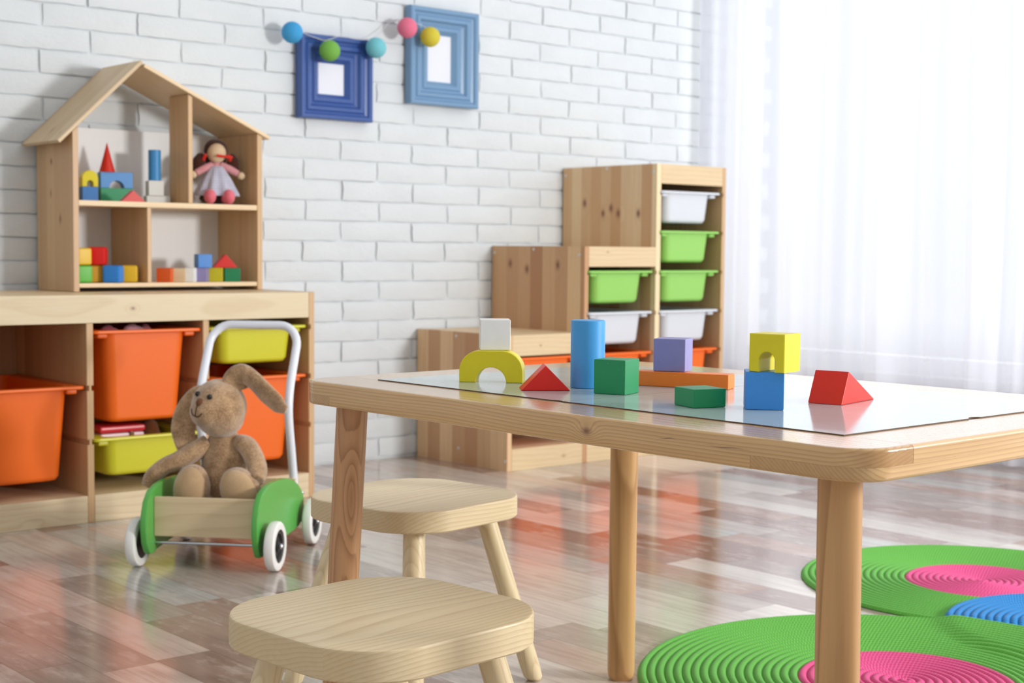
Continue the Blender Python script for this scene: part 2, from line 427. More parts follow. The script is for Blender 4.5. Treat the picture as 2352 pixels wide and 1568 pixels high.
# sheer curtain
own = bmesh.new(); rc = random.Random(11); NY, NZ = 520, 14; grid = []
ph = [rc.uniform(0, 6.28) for _ in range(9)]
for i in range(NY+1):
    y = -.9+4.56*i/NY; col_ = []
    f = .022*math.sin(y*21+ph[0]+1.5*math.sin(y*2.3+ph[1]))+.014*math.sin(y*39+ph[2]+2*math.sin(y*3.1))+.006*math.sin(y*83+ph[3])
    dens = .55+.45*math.sin(y*1.7+ph[4])
    for k in range(NZ+1):
        z = .012+2.6*k/NZ; s = .8+.35*(1-k/NZ)
        col_.append(own.verts.new((4.03+f*s*(.6+.6*dens)+.004*math.sin(z*3+y*5), y+.006*math.sin(z*2.2+y*9), z)))
    grid.append(col_)
for i in range(NY):
    for k in range(NZ): own.faces.new((grid[i][k], grid[i+1][k], grid[i+1][k+1], grid[i][k+1]))
tag(mesh_obj('sheer_curtain', own, M['curtain'], sharp=180), 'floor length sheer white curtain glowing with daylight on the right', 'curtain')
own = sweep([(4.03, y, 2.626) for y in (-1, 1, 3.68)], .012, .012); tag(mesh_obj('curtain_rod', own, M['steel']), 'steel rod carrying the sheer white curtain above the window', 'curtain rod')

# ------------------------------------------------------------------ storage units and bins
def panel_poly(w0, w1, h, notches, left=True, right=True, d=.005, nh=.012, lmax=9):
    L, Rr = [(w0, 0)], [(w1, 0)]
    for n in sorted(notches):
        if n > h-.03: continue
        if right: Rr += [(w1, n-nh), (w1-d, n-nh), (w1-d, n), (w1, n)]
        if left and n < lmax: L += [(w0, n-nh), (w0+d, n-nh), (w0+d, n), (w0, n)]
    Rr.append((w1, h)); L.append((w0, h))
    return L[::-1]+Rr
def panel(name, parent, x0, x1, dep, h, notches, mat, left=True, right=True, lmax=9):
    return mesh_obj(name, prism(panel_poly(x0, x1, h, notches, left, right, lmax=lmax), 1, 0, dep, bv=.0012, seg=1,
        sel=lambda m_, e: abs(m_.y) < 1e-4), mat, parent)

def make_bin(kind, h, label, loc, rotz=0, group=None, dep=.41):
    """tub with flange; base z is at the tub's underside, front of the rim at local y=0"""
    t = thing('storage_bin', label, 'storage bin', loc, rotz, group); m = BIN[kind]
    rec = .014; r_ = .026; bt = .007 if h < .15 else .013; bw, tw = .106-bt, .106
    rings = []
    def sec(wd, y0, y1, z, r): return rrect(-wd, wd, y0, y1, z, r, 6)
    t0 = .003
    rings.append(sec(bw-.016, rec+bt+.016, dep-rec-bt-.016, 0, r_*.6))
    rings.append(sec(bw-.006, rec+bt+.006, dep-rec-bt-.006, .0025, r_*.85))
    rings.append(sec(bw, rec+bt, dep-rec-bt, .012, r_))
    rings.append(sec(tw, rec, dep-rec, h-.006, r_))
    rings.append(sec(tw-.003, rec+.003, dep-rec-.003, h-.006, r_-.002))
    rings.append(sec(bw-.003, rec+bt+.003, dep-rec-bt-.003, .012, r_-.002))
    rings.append(sec(bw-.012, rec+bt+.012, dep-rec-bt-.012, .004, r_*.6))
    mesh_obj('tub', loft(rings), m, t, sharp=50)
    # rim
    W = .1425
    ro = [sec(W-.001, .001, dep-.001, h-.0075, .016), sec(W, 0, dep, h-.006, .017), sec(W, 0, dep, h-.0015, .017), sec(W-.0015, .0015, dep-.0015, h, .016),
          sec(tw-.003, rec+.003, dep-rec-.003, h, r_-.002), sec(tw-.0035, rec+.0035, dep-rec-.0035, h-.0075, r_-.002)]
    bm = loft(ro, False); bm.verts.ensure_lookup_table()
    n = len(ro[0]); 
    for i in range(n): bm.faces.new((bm.verts[i], bm.verts[(i+1) % n], bm.verts[5*n+(i+1) % n], bm.verts[5*n+i]))
    mesh_obj('rim', bm, m, t, sharp=50)
    for s in (-1, 1):
        a, b2 = sorted((s*(tw-.006), s*(tw+.020))); mesh_obj('handle_lug', box(a, b2, .012, .075, h-.019, h-.0074, .004), m, t)
    return t

def bin_copy(src, loc, rotz, label, group=None):
    r = src.copy(); COL.objects.link(r); r.location = loc; r.rotation_euler = (0, 0, rotz); r['label'] = label
    if group: r['group'] = group
    for ch in list(src.children):
        c2 = ch.copy(); COL.objects.link(c2); c2.parent = r
    return r

# stepped unit -------------------------------------------------
SX, SY = 2.785, 3.255; DEP = .437
PX = [0, .303, .613, .924]; TH = .0175
GR = [.205, .332, .459, .587, .714, .84]
kn = lambda lst: tuple((1, y-SY, .012, 2, z, .019, 1.0) for y, z in lst)
sideA = wood('pine_low_side', 2, 'E9C79C', 'BC8C62', .012, contrast=.25, lam=(1, .061), lamvar=.9, center=(.4, .4))
sideB = wood('pine_middle_side', 2, 'E9C698', 'B5835B', .012, contrast=.25, lam=(1, .058), lamvar=1.0, center=(.4, .3), knots=kn([(3.602, .605), (3.521, .588), (3.376, .603)]))
sideC = wood('pine_tall_side', 2, 'F3DCB2', 'C79769', .012, contrast=.25, lam=(1, .0465), lamvar=1.0, center=(.3, .4), knots=kn([(3.586, .805), (3.498, .77), (3.461, .787), (3.427, .769), (3.336, .768)]))
inner = wood('pine_inner_side', 2, 'D8B78B', 'A98054', .012, contrast=.25, lam=(1, .055), lamvar=.7)
su = thing('stepped_storage_shelf', 'pine storage unit in three rising steps with pull-out bins by the curtain', 'shelf', (SX, SY, 0))
HT = [.3995, .661, .9245]
panel('side_panel', su, PX[0], PX[0]+TH, DEP, HT[0], GR, sideA, left=False)
panel('side_panel', su, PX[1], PX[1]+TH, DEP, HT[1], GR, sideB, left=True, lmax=HT[0])
panel('side_panel', su, PX[2], PX[2]+TH+.003, DEP, HT[2], GR, sideC, left=True, lmax=HT[1])
panel('side_panel', su, PX[3]-.0, PX[3]+TH, DEP, HT[2], GR, inner, right=False)
railm = wood('pine_step_rail', 0, 'DCC49C', 'BE996E', .014, contrast=.35, warp=.05, knots=((0, .127, .006, 2, .366, .004, .8), (0, .225, .012, 2, .03, .008, .5), (0, .40, .007, 2, .645, .005, .6)))
for i in range(3):
    a, b2 = PX[i]+TH+(.003 if i == 2 else 0)+.0002, PX[i+1]-.0002; h = HT[i]
    mesh_obj('top_rail', box(a, b2, 0, .018, h-.062, h-.0, .0015), railm, su)
    mesh_obj('top_board', box(a, b2, .0182, DEP-.004, h-.018, h-.0005, .001), M['pine_x'], su)
    mesh_obj('base_rail', box(a, b2, .0, .018, .0, .065, .0015), railm, su)
    mesh_obj('bottom_board', box(a, b2, .0182, DEP-.004, .05, .064), M['pine_x'], su)
    mesh_obj('back_board', box(a, b2, DEP-.0105, DEP-.0045, .0645, h-.0185), M['pine_z'], su)
capm = base('white_plastic_cap', .5, .5, lin('D9DDE0'))[0]
def cap(x, y, z): mesh_obj('screw_cap', sweep([(x-.0012, y, z), (x+.0005, y, z)], .0045, .0045, 12), capm, su)
for y, z in ((3.482, .915), (3.271, .899), (3.68, .899)): cap(PX[2], y-SY, z)
for y, z in ((3.489, .651), (3.279, .635), (3.68, .639)): cap(PX[1], y-SY, z)
for y, z in ((3.497, .387), (3.483, .046), (3.264, .03), (3.265, .375)): cap(PX[0], y-SY, z)
def colc(i, right=False): return SX+(PX[i]+TH+PX[i+1])/2+(.0015 if i == 2 else 0)
b_small = {}
def step_bin(kind, h, col, rimz, label):
    loc = (colc(col), SY+.001, rimz-h+.0005); key = (kind, h)
    if key in b_small: return bin_copy(b_small[key], loc, 0, label)
    b_small[key] = make_bin(kind, h, label, loc, 0, 'bins in the stepped unit'); return b_small[key]
step_bin('white', .102, 2, .7135+.127, 'shallow white plastic bin at the very top of the tall column')
step_bin('green', .102, 2, .7135, 'light green bin in the tall column, second from its top')
step_bin('green', .102, 2, .5865, 'light green bin in the tall column just above a white bin')
step_bin('white', .102, 2, .4585, 'white bin in the tall column under two green bins')
step_bin('green', .102, 1, .5865, 'light green bin at the top of the middle column')
step_bin('white', .102, 1, .4585, 'white bin below the green one in the middle column')
step_bin('orange', .225, 1, .3315, 'deep orange bin at the bottom of the middle column, behind the blocks')
step_bin('orange', .225, 2, .3315, 'deep orange bin at the bottom of the tall column')
step_bin('orange', .232, 0, .3315, 'deep orange bin in the lowest step seen above and below the table')

# low unit under the toy house ---------------------------------
UA = -.0113; UX, UY = 2.1075, 3.2407
lu = thing('low_storage_shelf', 'long low pine storage unit with orange and yellow bins under the toy house', 'shelf', (UX, UY, 0), UA)
LP = [-.926, -.6215, -.3195, -.0145]; LT = .0165; LH = .5352; LG = [.196, .323, .4505]; LD = .437
innerR = wood('pine_low_inner_side', 2, 'D9B68A', 'AC8152', .012, contrast=.25, lam=(1, .055), lamvar=.7)
for i, x in enumerate(LP): panel('side_panel' if i in (0, 3) else 'divider', lu, x, x+LT, LD, LH if i in (0, 3) else LH-.0662, LG, innerR, left=i > 0, right=i < 3)
apr = wood('pine_apron', 0, 'DAC8A4', 'BC9C70', .012, contrast=.4, warp=.06, center=(.3, .5), knots=((0, 1.603-UX, .009, 2, .502, .006, .8, .03),))
mesh_obj('top_rail', box(LP[0]+LT+.0002, LP[3]-.0002, 0, .018, LH-.066, LH, .0015), apr, lu)
mesh_obj('top_board', box(LP[0]+LT+.0002, LP[3]-.0002, .0182, LD-.002, LH-.066, LH-.0005), M['pine_x'], lu)
bs = wood('pine_plinth', 0, 'DECBA8', 'BE9C70', .014, contrast=.45, warp=.08, center=(.2, .3), knots=((0, -.62, .004, 2, .045, .003, .8, .01), (0, -.75, .03, 2, .02, .008, .2, .02)))
for i in range(3): mesh_obj('base_rail', box(LP[i]+LT+.0002, LP[i+1]-.0002, -.0005, .018, 0, .064, .0015), bs, lu)
for i in range(3):
    a, b2 = LP[i]+LT+.0002, LP[i+1]-.0002
    mesh_obj('bottom_board', box(a, b2, .0182, LD-.004, .05, .0635), M['pine_x'], lu)
    mesh_obj('back_board', box(a, b2, LD-.0105, LD-.0045, .0645, LH-.0665), M['pine_z'], lu)
def low_bin(kind, h, i, rimz, label, src=None, dy=.001):
    lx = (LP[i]+LT+LP[i+1])/2; loc = (UX+lx*math.cos(UA)-dy*math.sin(UA), UY+lx*math.sin(UA)+dy*math.cos(UA), rimz-h+.0005)
    if src: return bin_copy(src, loc, UA, label)
    return make_bin(kind, h, label, loc, UA, 'bins in the low unit')
o1 = low_bin('orange', .222, 0, .3225, 'deep orange bin at the left edge, set low beside an open gap')
low_bin('orange', .222, 1, .4500, 'deep orange bin hung high in the middle column over a yellow bin', o1)
low_bin('orange', .222, 2, .3225, 'deep orange bin behind the toy rabbit and the walker handle', o1)
y1 = low_bin('yellow', .095, 1, .1955, 'shallow yellow bin at the bottom, filled with pink things')
low_bin('yellow', .095, 2, .4500, 'shallow yellow bin at the top right, framed by the white walker handle', y1)

# things in the bins
pinkm = base('pink_plush', .9, .2, lin('E59AA2'))[0]
def in_low(lx, ly, z): return (UX+lx*math.cos(UA)-ly*math.sin(UA), UY+lx*math.sin(UA)+ly*math.cos(UA), z)
cx1 = (LP[1]+LT+LP[2])/2
rt = random.Random(3)
for (dx, dy, r_, col, lab) in ((-.060, .10, .030, 'A8505A', 'dark rose soft toy peeking out at the left of the high orange bin'),
                        (.012, .12, .033, 'DDA4AE', 'pale pink soft toy peeking over the middle of the high orange bin'),
                        (.062, .15, .022, 'C77C80', 'dusty pink soft toy at the right of the high orange bin')):
    lx, ly, lz = in_low(cx1+dx, dy, .235+.002)
    t = ball((0, 0, .15), (r_, r_, .074), 20); ball((r_*.7, .01, .2), r_*.5, 14, bm=t); ball((-r_*.5, -.01, .205), r_*.45, 14, bm=t); ball((0, 0, .055), (r_*.9, r_*.9, .055), 16, bm=t)
    o = blob('plush_toy', t, fabric('plush_'+col, col, col, 300), None, .006, 4, (lx, ly, lz)); tag(o, lab, 'soft toy', 'soft toys in the orange bin')
lx, ly, lz = in_low(cx1-.03, .12, .1075)
tb = thing('toy_case', 'white toy case with a red lid lying in the low yellow bin', 'toy case', (lx, ly, lz), UA)
mesh_obj('case_body', box(-.065, .05, -.05, .06, 0, .09, .006), plastic('pale_pink_plastic', 'E9C3C6', .3), tb)
mesh_obj('lid', box(-.067, .052, -.052, .062, .0905, .108, .006), plastic('red_lid', 'D9303A', .3), tb)
mesh_obj('clasp', box(.01, .02, -.055, -.0505, .08, .092, .001), plastic('brown_clasp', '7A4A20', .3), tb)
lx, ly, lz = in_low(cx1+.057, .12, .1085)
tr_ = ball((0, 0, .06), (.03, .03, .04)); ball((0, 0, .09), .022, bm=tr_); ball((0, 0, .025), (.028, .028, .024), bm=tr_)
tag(blob('toy_bear', tr_, fabric('dark_brown_plush', '7C4622', '5C3015'), None, .005, 3, (lx, ly, lz)), 'dark brown soft toy beside the case in the low yellow bin', 'soft toy')

# ------------------------------------------------------------------ toy house
HX, HY, HZ = 1.557, 3.472, LH+.0003
HW, HD = .537, .216
th = thing('toy_house_shelf', 'open pine toy house with pitched roof standing on the low storage unit', 'toy house', (HX, HY, HZ))
t_ = .0155
zl, zr = .395, .412          # wall heights
ap = (.182, .568)            # apex
def roofz(x): return zl+(ap[1]-zl)*(x/ap[0]) if x < ap[0] else ap[1]+(zr-ap[1])*((x-ap[0])/(HW-ap[0]))
mesh_obj('side_wall', prism([(0, 0), (t_, 0), (t_, roofz(t_)-.001), (0, zl-.001)], 1, 0, HD, .001, 1), wood('toy_house_left_wall', 2, 'DAB98F', 'B38860', .012, contrast=.3, lam=(1, .045), lamvar=.7,
    knots=((1, .125, .008, 2, .325, .012), (1, .13, .005, 2, .245, .014), (1, .075, .008, 2, .18, .016))), th)
mesh_obj('side_wall', prism([(HW-t_, 0), (HW, 0), (HW, zr-.001), (HW-t_, roofz(HW-t_)-.001)], 1, 0, HD, .001, 1), M['pine_z'], th)
mesh_obj('bottom_shelf', box(t_+.0002, HW-t_-.0002, .002, HD-.005, .010, .021, .001), M['house_x'], th)
MS = .2265
mesh_obj('middle_shelf', box(t_+.0002, HW-t_-.0002, .001, HD-.005, MS-.0135, MS, .001), M['house_x'], th)
mesh_obj('divider', box(.2005, .2115, .003, HD-.006, .0212, MS-.0137, .001), M['pine_z'], th)
ux0 = .3175; 
mesh_obj('divider', prism([(ux0, MS+.0002), (ux0+.0125, MS+.0002), (ux0+.0125, roofz(ux0+.0125)-.001), (ux0, roofz(ux0)-.001)], 1, .002, .106, .001, 1), M['pine_z'], th)
def roofboard(p0, p1, th_, y0, y1, nm, mat, flip):
    d = (Vector(p1)-Vector(p0)); L = d.length; a = math.atan2(d[1], d[0])
    return mesh_obj(nm, box(0, L, y0, y1, 0, th_, .002), mat, th, (p0[0], 0, p0[1]), (0, -a, 0))
dl = Vector((ap[0], ap[1]-zl)).normalized(); dr = Vector((HW-ap[0], zr-ap[1])).normalized()
roofm = wood('toy_house_roof', 0, 'D6BD97', 'B4926B', .012, contrast=.35, lam=(1, .05), lamvar=.5, knots=((0, .045, .018, 1, .10, .005), (0, .03, .008, 1, .03, .004)))
roofboard((-dl[0]*.046, zl-dl[1]*.046), (ap[0]+.008, ap[1]+.008*dl[1]/dl[0]), .010, -.004, HD+.001, 'roof_board', roofm, 0)
roofboard((ap[0]+.008, ap[1]-.002), (HW+dr[0]*.022, zr+dr[1]*.022), .010, -.004, HD+.001, 'roof_board', M['house_x'], 1)
BT = .957-HZ
mesh_obj('back_panel', box(t_+.0002, HW-t_-.0002, HD-.0045, HD-.001, .012, BT), M['white_board'], th)

# ------------------------------------------------------------------ wooden blocks
U = .041
def blk(name, label, shape, color, loc, ang, dims=(U, U, U), group=None, bv=.0012, mat=None, cat='toy block'):
    x, y, z = dims[0]/2, dims[1]/2, dims[2]
    if shape == 'box': bm = box(-x, x, -y, y, 0, z, bv)
    elif shape == 'tri': bm = prism([(-x, 0), (x, 0), (0, z)], 1, -y, y, bv)
    elif shape == 'wedge': bm = prism([(-y, 0), (y, 0), (-y+dims[3], z)], 0, -x, x, bv)
    elif shape == 'cyl':
        rr = [circle(0, 0, 0, x-.001, 40), circle(0, 0, .001, x, 40), circle(0, 0, z-.001, x, 40), circle(0, 0, z, x-.001, 40)]; bm = loft(rr)
    elif shape == 'cone':
        rr = [circle(0, 0, 0, x, 32), circle(0, 0, z*.5, x*.5, 32), circle(0, 0, z-.001, .0008, 32)]; bm = loft(rr)
    elif shape in ('arch', 'door', 'bridge'):
        r = dims[3]; n = 20; P = [(-x, 0)]
        if shape == 'arch':      # rounded shoulders
            q = dims[4]
            P = [(-x, 0)]+[(-x+q-q*math.cos(R(90*i/8)), z-q+q*math.sin(R(90*i/8))) for i in range(9)]+[(x-q+q*math.sin(R(90*i/8)), z-q+q*math.cos(R(90*i/8))) for i in range(9)]+[(x, 0)]
        else: P = [(-x, 0), (-x, z), (x, z), (x, 0)]
        lift = dims[5] if len(dims) > 5 else 0
        P += [(r, 0)]+([(r, lift)] if lift else [])+[(r*math.cos(R(180*i/n)), lift+r*math.sin(R(180*i/n))) for i in range(1, n)]+([(-r, lift)] if lift else [])+[(-r, 0)]
        bm = prism(P, 1, -y, y, bv*.7, 1, sel=lambda m_, e: abs(abs(m_.y)-y) < 1e-5)
    o = mesh_obj(name, bm, mat or pt(color), None, loc, (0, 0, ang))
    return tag(o, label, cat, group)
ZT = .4807
G1 = 'wooden blocks on the table'
blk('arch_block', 'yellow arch block on the table carrying the white cube', 'arch', YEL, (1.2107, 1.4456, ZT), -.85, (2*U, .026, .0405, .0195, .026), G1)
blk('cube_block', 'white cube on top of the yellow arch on the table', 'box', WHT, (1.2230, 1.4560, ZT+.0407), -.66, (.039, .039, .039), G1)
blk('triangle_block', 'red triangular prism lying before the blue cylinder on the table', 'tri', RED, (1.1985, 1.332, ZT), -.655, (.060, .040, .0305), G1)
blk('cylinder_block', 'tall blue cylinder standing on the table behind the green cube', 'cyl', '48A4E6', (1.2575, 1.3181, ZT), .3, (.0425, .0425, .0835), G1)
blk('cube_block', 'dark green cube on the table in front of the blue cylinder', 'box', GRN, (1.2368, 1.2463, ZT), -1.21, (U, U, U), G1)
blk('bar_block', 'long orange bar lying on the table under the lilac cube', 'box', ORG, (1.3674-.004, 1.2532+.001, ZT), -1.157, (.123, .027, .0185), G1)
blk('cube_block', 'lilac cube standing on the long orange bar', 'box', PUR, (1.3672, 1.2771, ZT+.0187), -1.061, (U, U, U), G1)
blk('half_cube_block', 'flat dark green half cube lying near the blue cube', 'box', GRN, (1.209, 1.0882, ZT), -.2735, (U, U, U/2), G1)
blk('cube_block', 'blue cube on the table under the yellow gate block', 'box', '4094E6', (1.249, 1.0321, ZT), -.82, (U, U, U), G1)
blk('gate_block', 'yellow cube with a small arched opening on top of the blue cube', 'door', YEL, (1.2494, 1.0181, ZT+.0412), -1.32, (U, U, U, .0092, 0, .0125), G1)
blk('wedge_block', 'red wedge block lying by itself at the right on the table', 'wedge', 'EC2814', (1.3824, 1.028, ZT), -1.353, (U, .0915, .0367, .0183), G1)

# blocks in the house, upper floor
MZ = HZ+MS+.0002
G2 = 'wooden blocks on the upper floor of the toy house'
blk('cube_block', 'blue cube at the left of the upper floor under a yellow arch', 'box', '3E7CC2', (1.6550, 3.5950, MZ), -.22, (U*.97, U*.97, .0378), G2)
blk('arch_block', 'small yellow arch on a blue cube at the left of the upper floor', 'arch', YEL, (1.6550, 3.5950, MZ+.0380), -.22, (U*.97, U*.97, .041, .008, .019, .008), G2)
blk('bar_block', 'green block under the blue bridge on the upper floor', 'box', '2F9563', (1.7330, 3.6050, MZ), -.2, (.083, .035, .0368), G2)
blk('bridge_block', 'light blue bridge block between the green block and the red cone', 'bridge', '5C97D6', (1.7330, 3.6050, MZ+.0370), -.2, (.083, .035, .041, .019), G2)
blk('cone_block', 'red cone on top of the light blue bridge block', 'cone', 'D42A12', (1.7110, 3.6050, MZ+.0782), 0, (.041, .041, .0755), G2)
blk('triangle_block', 'small pale red triangle leaning before the green block on the upper floor', 'tri', 'DD5A55', (1.727, 3.498, MZ), -.2, (.062, .03, .029), G2)
blk('bar_block', 'flat white block at the foot of the white and blue tower', 'box', 'D8D9D4', (1.8340, 3.5720, MZ), -.2, (.062, .035, .0194), G2)
blk('cube_block', 'white cube in the tower under the blue cylinder of the toy house', 'box', 'DCDCD6', (1.8270, 3.5700, MZ+.0196), -.2, (.040, .034, .0392), G2)
blk('cylinder_block', 'blue cylinder topping the white tower in the toy house', 'cyl', '3F90CC', (1.8275, 3.5700, MZ+.0590), 0, (.0325, .0325, .080), G2)
# lower floor
BZ = HZ+.0212
G3 = 'blocks on the ground floor of the toy house'
r3 = dict(group=G3, bv=.006)
blk('cube_block', 'bright green cube half hidden by the left wall of the toy house', 'box', '56B32E', (1.5945, 3.505, BZ), -.05, (.04, .042, .044), **r3)
blk('cube_block', 'ochre cube between the green and blue cubes on the ground floor', 'box', 'D79A12', (1.640, 3.531, BZ), -.25, (.043, .043, .044), **r3)
blk('cube_block', 'bright blue cube with rounded edges standing foremost on the ground floor', 'box', '2E82D6', (1.673, 3.495, BZ), -.75, (.044, .044, .044), **r3)
blk('cube_block', 'golden yellow cube next to the ground floor divider', 'box', 'E5B721', (1.727, 3.516, BZ), -.5, (.042, .042, .044), **r3)
blk('cube_block', 'yellow cube on the bright green cube by the left wall of the house', 'box', 'E2B81F', (1.593, 3.505, BZ+.0442), .0, (.038, .042, .0435), **r3)
blk('cube_block', 'bright red rounded cube stacked on the ochre cube in the toy house', 'box', 'DE1512', (1.643, 3.522, BZ+.0442), -.6, (.046, .046, .046), **r3)
q3 = dict(group=G3, bv=.0015)
blk('cube_block', 'orange cube at the left of the right hand ground floor room', 'box', 'DE5A16', (1.826, 3.512, BZ), -.75, (.037, .037, .037), **q3)
blk('cube_block', 'plain wood cube between the orange cube and the white cube', 'box', None, (1.865, 3.512, BZ), -.6, (.034, .03, .036), mat=M['maple'], **q3)
blk('cube_block', 'white cube beside the lilac cube on the ground floor', 'box', 'EDEDEB', (1.900, 3.512, BZ), -.75, (.026, .036, .037), **q3)
blk('cube_block', 'lilac cube under the small blue cube on the ground floor', 'box', '8F86B6', (1.935, 3.520, BZ), -.72, (.035, .036, .037), **q3)
blk('cube_block', 'blue cube resting on the lilac cube on the ground floor', 'box', '4585CF', (1.944, 3.526, BZ+.0372), -.2, (.038, .038, .036), **q3)
blk('cube_block', 'olive yellow cube carrying the red triangle with its green neighbour', 'box', 'C9BD22', (1.984, 3.528, BZ), -.6, (.038, .036, .037), **q3)
blk('cube_block', 'dark green cube at the far right of the ground floor', 'box', '1C7F50', (2.026, 3.516, BZ), -.45, (.042, .036, .037), **q3)
blk('triangle_block', 'red triangle lying across the yellow and green cubes on the ground floor', 'tri', 'D31810', (2.006, 3.522, BZ+.0372), -.3, (.068, .034, .036), **q3)

# ------------------------------------------------------------------ rag doll
dx0, dy0 = 2.001, 3.555
dl_ = thing('rag_doll', 'rag doll in a grey checked dress sitting in the upper room of the toy house', 'doll', (dx0, dy0, MZ), -.35)
skin = fabric('doll_skin_cloth', 'E2C9A8', 'D3B48E', 700, .2); hair = fabric('doll_brown_wool', '4E2B1E', '35190F', 260, .9)
pinkc = fabric('doll_pink_cloth', 'E0A3A6', 'C97F86', 500, .3); legm = fabric('doll_pink_leg_cloth', 'E87C88', 'D9626F', 500, .3)
dress = fabric('doll_checked_dress', 'D9D9E2', 'A3A2B8', 600, .3, plaid=.007); redr = fabric('doll_red_ribbon', 'E0301F', 'C0200F', 500, .2)
mesh_obj('head', ball((0, -.006, .139), (.0255, .024, .027)), skin, dl_)
b1 = ball((0, .006, .146), (.033, .026, .032)); ball((0, .012, .125), (.030, .018, .028), bm=b1); blob('hair', b1, hair, dl_, .004, 3)
for s in (-1, 1):
    b1 = ball((s*.046, 0, .112), (.018, .015, .022)); ball((s*.042, 0, .128), (.012, .012, .012), bm=b1); ball((s*.052, 0, .094), (.013, .012, .014), bm=b1)
    blob('pigtail', b1, hair, dl_, .004, 2)
    mesh_obj('ribbon', sweep([(s*.030, -.018, .134), (s*.034, -.014, .127), (s*.036, -.010, .119)], .004, .005, 10), redr, dl_)
mesh_obj('ribbon', sweep([(-.004, -.0335, .131), (.012, -.034, .129), (.028, -.028, .128), (.040, -.018, .128)], .0022, .0035, 8), redr, dl_)
for s in (-1, 1):
    mesh_obj('sleeve', sweep(catmull([(s*.012, -.004, .105), (s*.034, -.012, .096), (s*.056, -.016, .084)], 4), [.011, .010, .009], [.011, .010, .009], 12), pinkc, dl_)
    mesh_obj('hand', ball((s*.064, -.017, .079), (.010, .009, .010)), skin, dl_)
b1 = ball((0, 0, .10), (.018, .014, .018)); mesh_obj('bodice', b1, pinkc, dl_)
n = 48; rings = []
for zz, rr, wv in ((.103, .016, 0), (.09, .024, .0008), (.07, .036, .0025), (.05, .045, .004), (.032, .053, .006), (.024, .055, .0065)):
    rings.append([((rr*1.05+wv*math.sin(k*9*2*math.pi/n))*math.cos(k*2*math.pi/n), -.012+(rr*.75+wv*math.sin(k*9*2*math.pi/n))*math.sin(k*2*math.pi/n), zz) for k in range(n)])
mesh_obj('dress', loft(rings), dress, dl_, sharp=80)
b1 = ball((0, 0, .017), (.046, .030, .0165)); mesh_obj('underskirt', b1, fabric('doll_dark_skirt', '57423C', '3D2C28', 500), dl_)
for s in (-1, 1):
    b1 = ball((s*.025, -.050, .021), (.0165, .022, .0205)); ball((s*.021, -.03, .016), (.014, .024, .014), bm=b1)
    blob('leg', b1, legm, dl_, .003, 4)

# ------------------------------------------------------------------ picture frames
def frame(label, x0, x1, z0, z1, px0, px1, pz0, pz1, color):
    cx, cz = (x0+x1)/2, z0
    t = thing('picture_frame', label, 'picture frame', (cx, WY-.0135, cz)); m = base('frame_lacquer_'+color, .3, .5, lin(color))[0]
    X0, X1, Z1 = x0-cx, x1-cx, z1-z0; a0, a1, c0, c1 = px0-cx, px1-cx, pz0-z0, pz1-z0
    # profile from outer edge (s=0) to opening (s=1): depth
    prof = [(0, 0), (0, .026), (.04, .030), (.16, .030), (.22, .024), (.30, .022), (.36, .026), (.48, .026), (.56, .017), (.66, .014), (.72, .0175), (.84, .0175), (.93, .010), (1, .006), (1, 0)]
    rings = []
    for s, d in prof:
        l, r_ = X0+(a0-X0)*s, X1+(a1-X1)*s; bt, tp = (c0)*s, Z1+(c1-Z1)*s
        rings.append([(l, -d, bt), (r_, -d, bt), (r_, -d, tp), (l, -d, tp)])
    mesh_obj('moulding', loft(rings, False), m, t, sharp=12)
    mesh_obj('blank_picture', box(a0-.004, a1+.004, -.004, -.001, c0-.004, c1+.004), base('blank_paper', .6, .3, lin('E4E6EE'))[0], t)
    return t
frame('dark blue stepped picture frame with a blank picture, the left one', 2.339, 2.594, 1.026, 1.269, 2.413, 2.504, 1.10, 1.191, '345496')
frame('light blue stepped picture frame with a blank picture, the taller right one', 2.733, 3.004, 1.094, 1.392, 2.816, 2.908, 1.169, 1.313, '7094B6')
# light garland
gt = thing('light_garland', 'string of five coloured cotton balls hung over the two blue frames', 'garland', (2.288, 3.645, 1.26))
g0 = Vector((2.282, 3.645, 1.26)); rb2 = .0305
balls = [((2.282, 3.630, 1.259), '3F9CD3', 'blue ball'), ((2.408, 3.628, 1.219), '74AF4B', 'green ball'), ((2.572, 3.628, 1.243), '74C1CC', 'pale turquoise ball'),
         ((2.688, 3.630, 1.314), 'E2738F', 'pink ball'), ((2.774, 3.628, 1.295), 'D1C23E', 'mustard yellow ball')]
for p, cc, lab in balls:
    m, nt, b = base('cotton_ball_'+cc, .7, .3, lin(cc)); c, vec = coords(nt)
    bump(nt, b, noise(nt, comb(nt, c[0]*130, c[1]*130, c[2]*420), 1, 3), .5, .002)
    o = mesh_obj('cotton_ball', ball((0, 0, 0), rb2, 32), m, gt, Vector(p)-g0); o['label'] = lab
cord = catmull([(2.288, 3.665, 1.285), (2.34, 3.660, 1.266), (2.40, 3.655, 1.252), (2.425, 3.652, 1.256), (2.46, 3.650, 1.268), (2.52, 3.652, 1.266), (2.570, 3.655, 1.272), (2.62, 3.668, 1.30), (2.66, 3.676, 1.335), (2.70, 3.66, 1.342), (2.75, 3.652, 1.333), (2.785, 3.652, 1.322)], 6)
mesh_obj('cord', sweep([Vector(p)-g0 for p in cord], .0012, .0012, 6), base('clear_cord', .3, .5, lin('C9CCD2'))[0], gt)

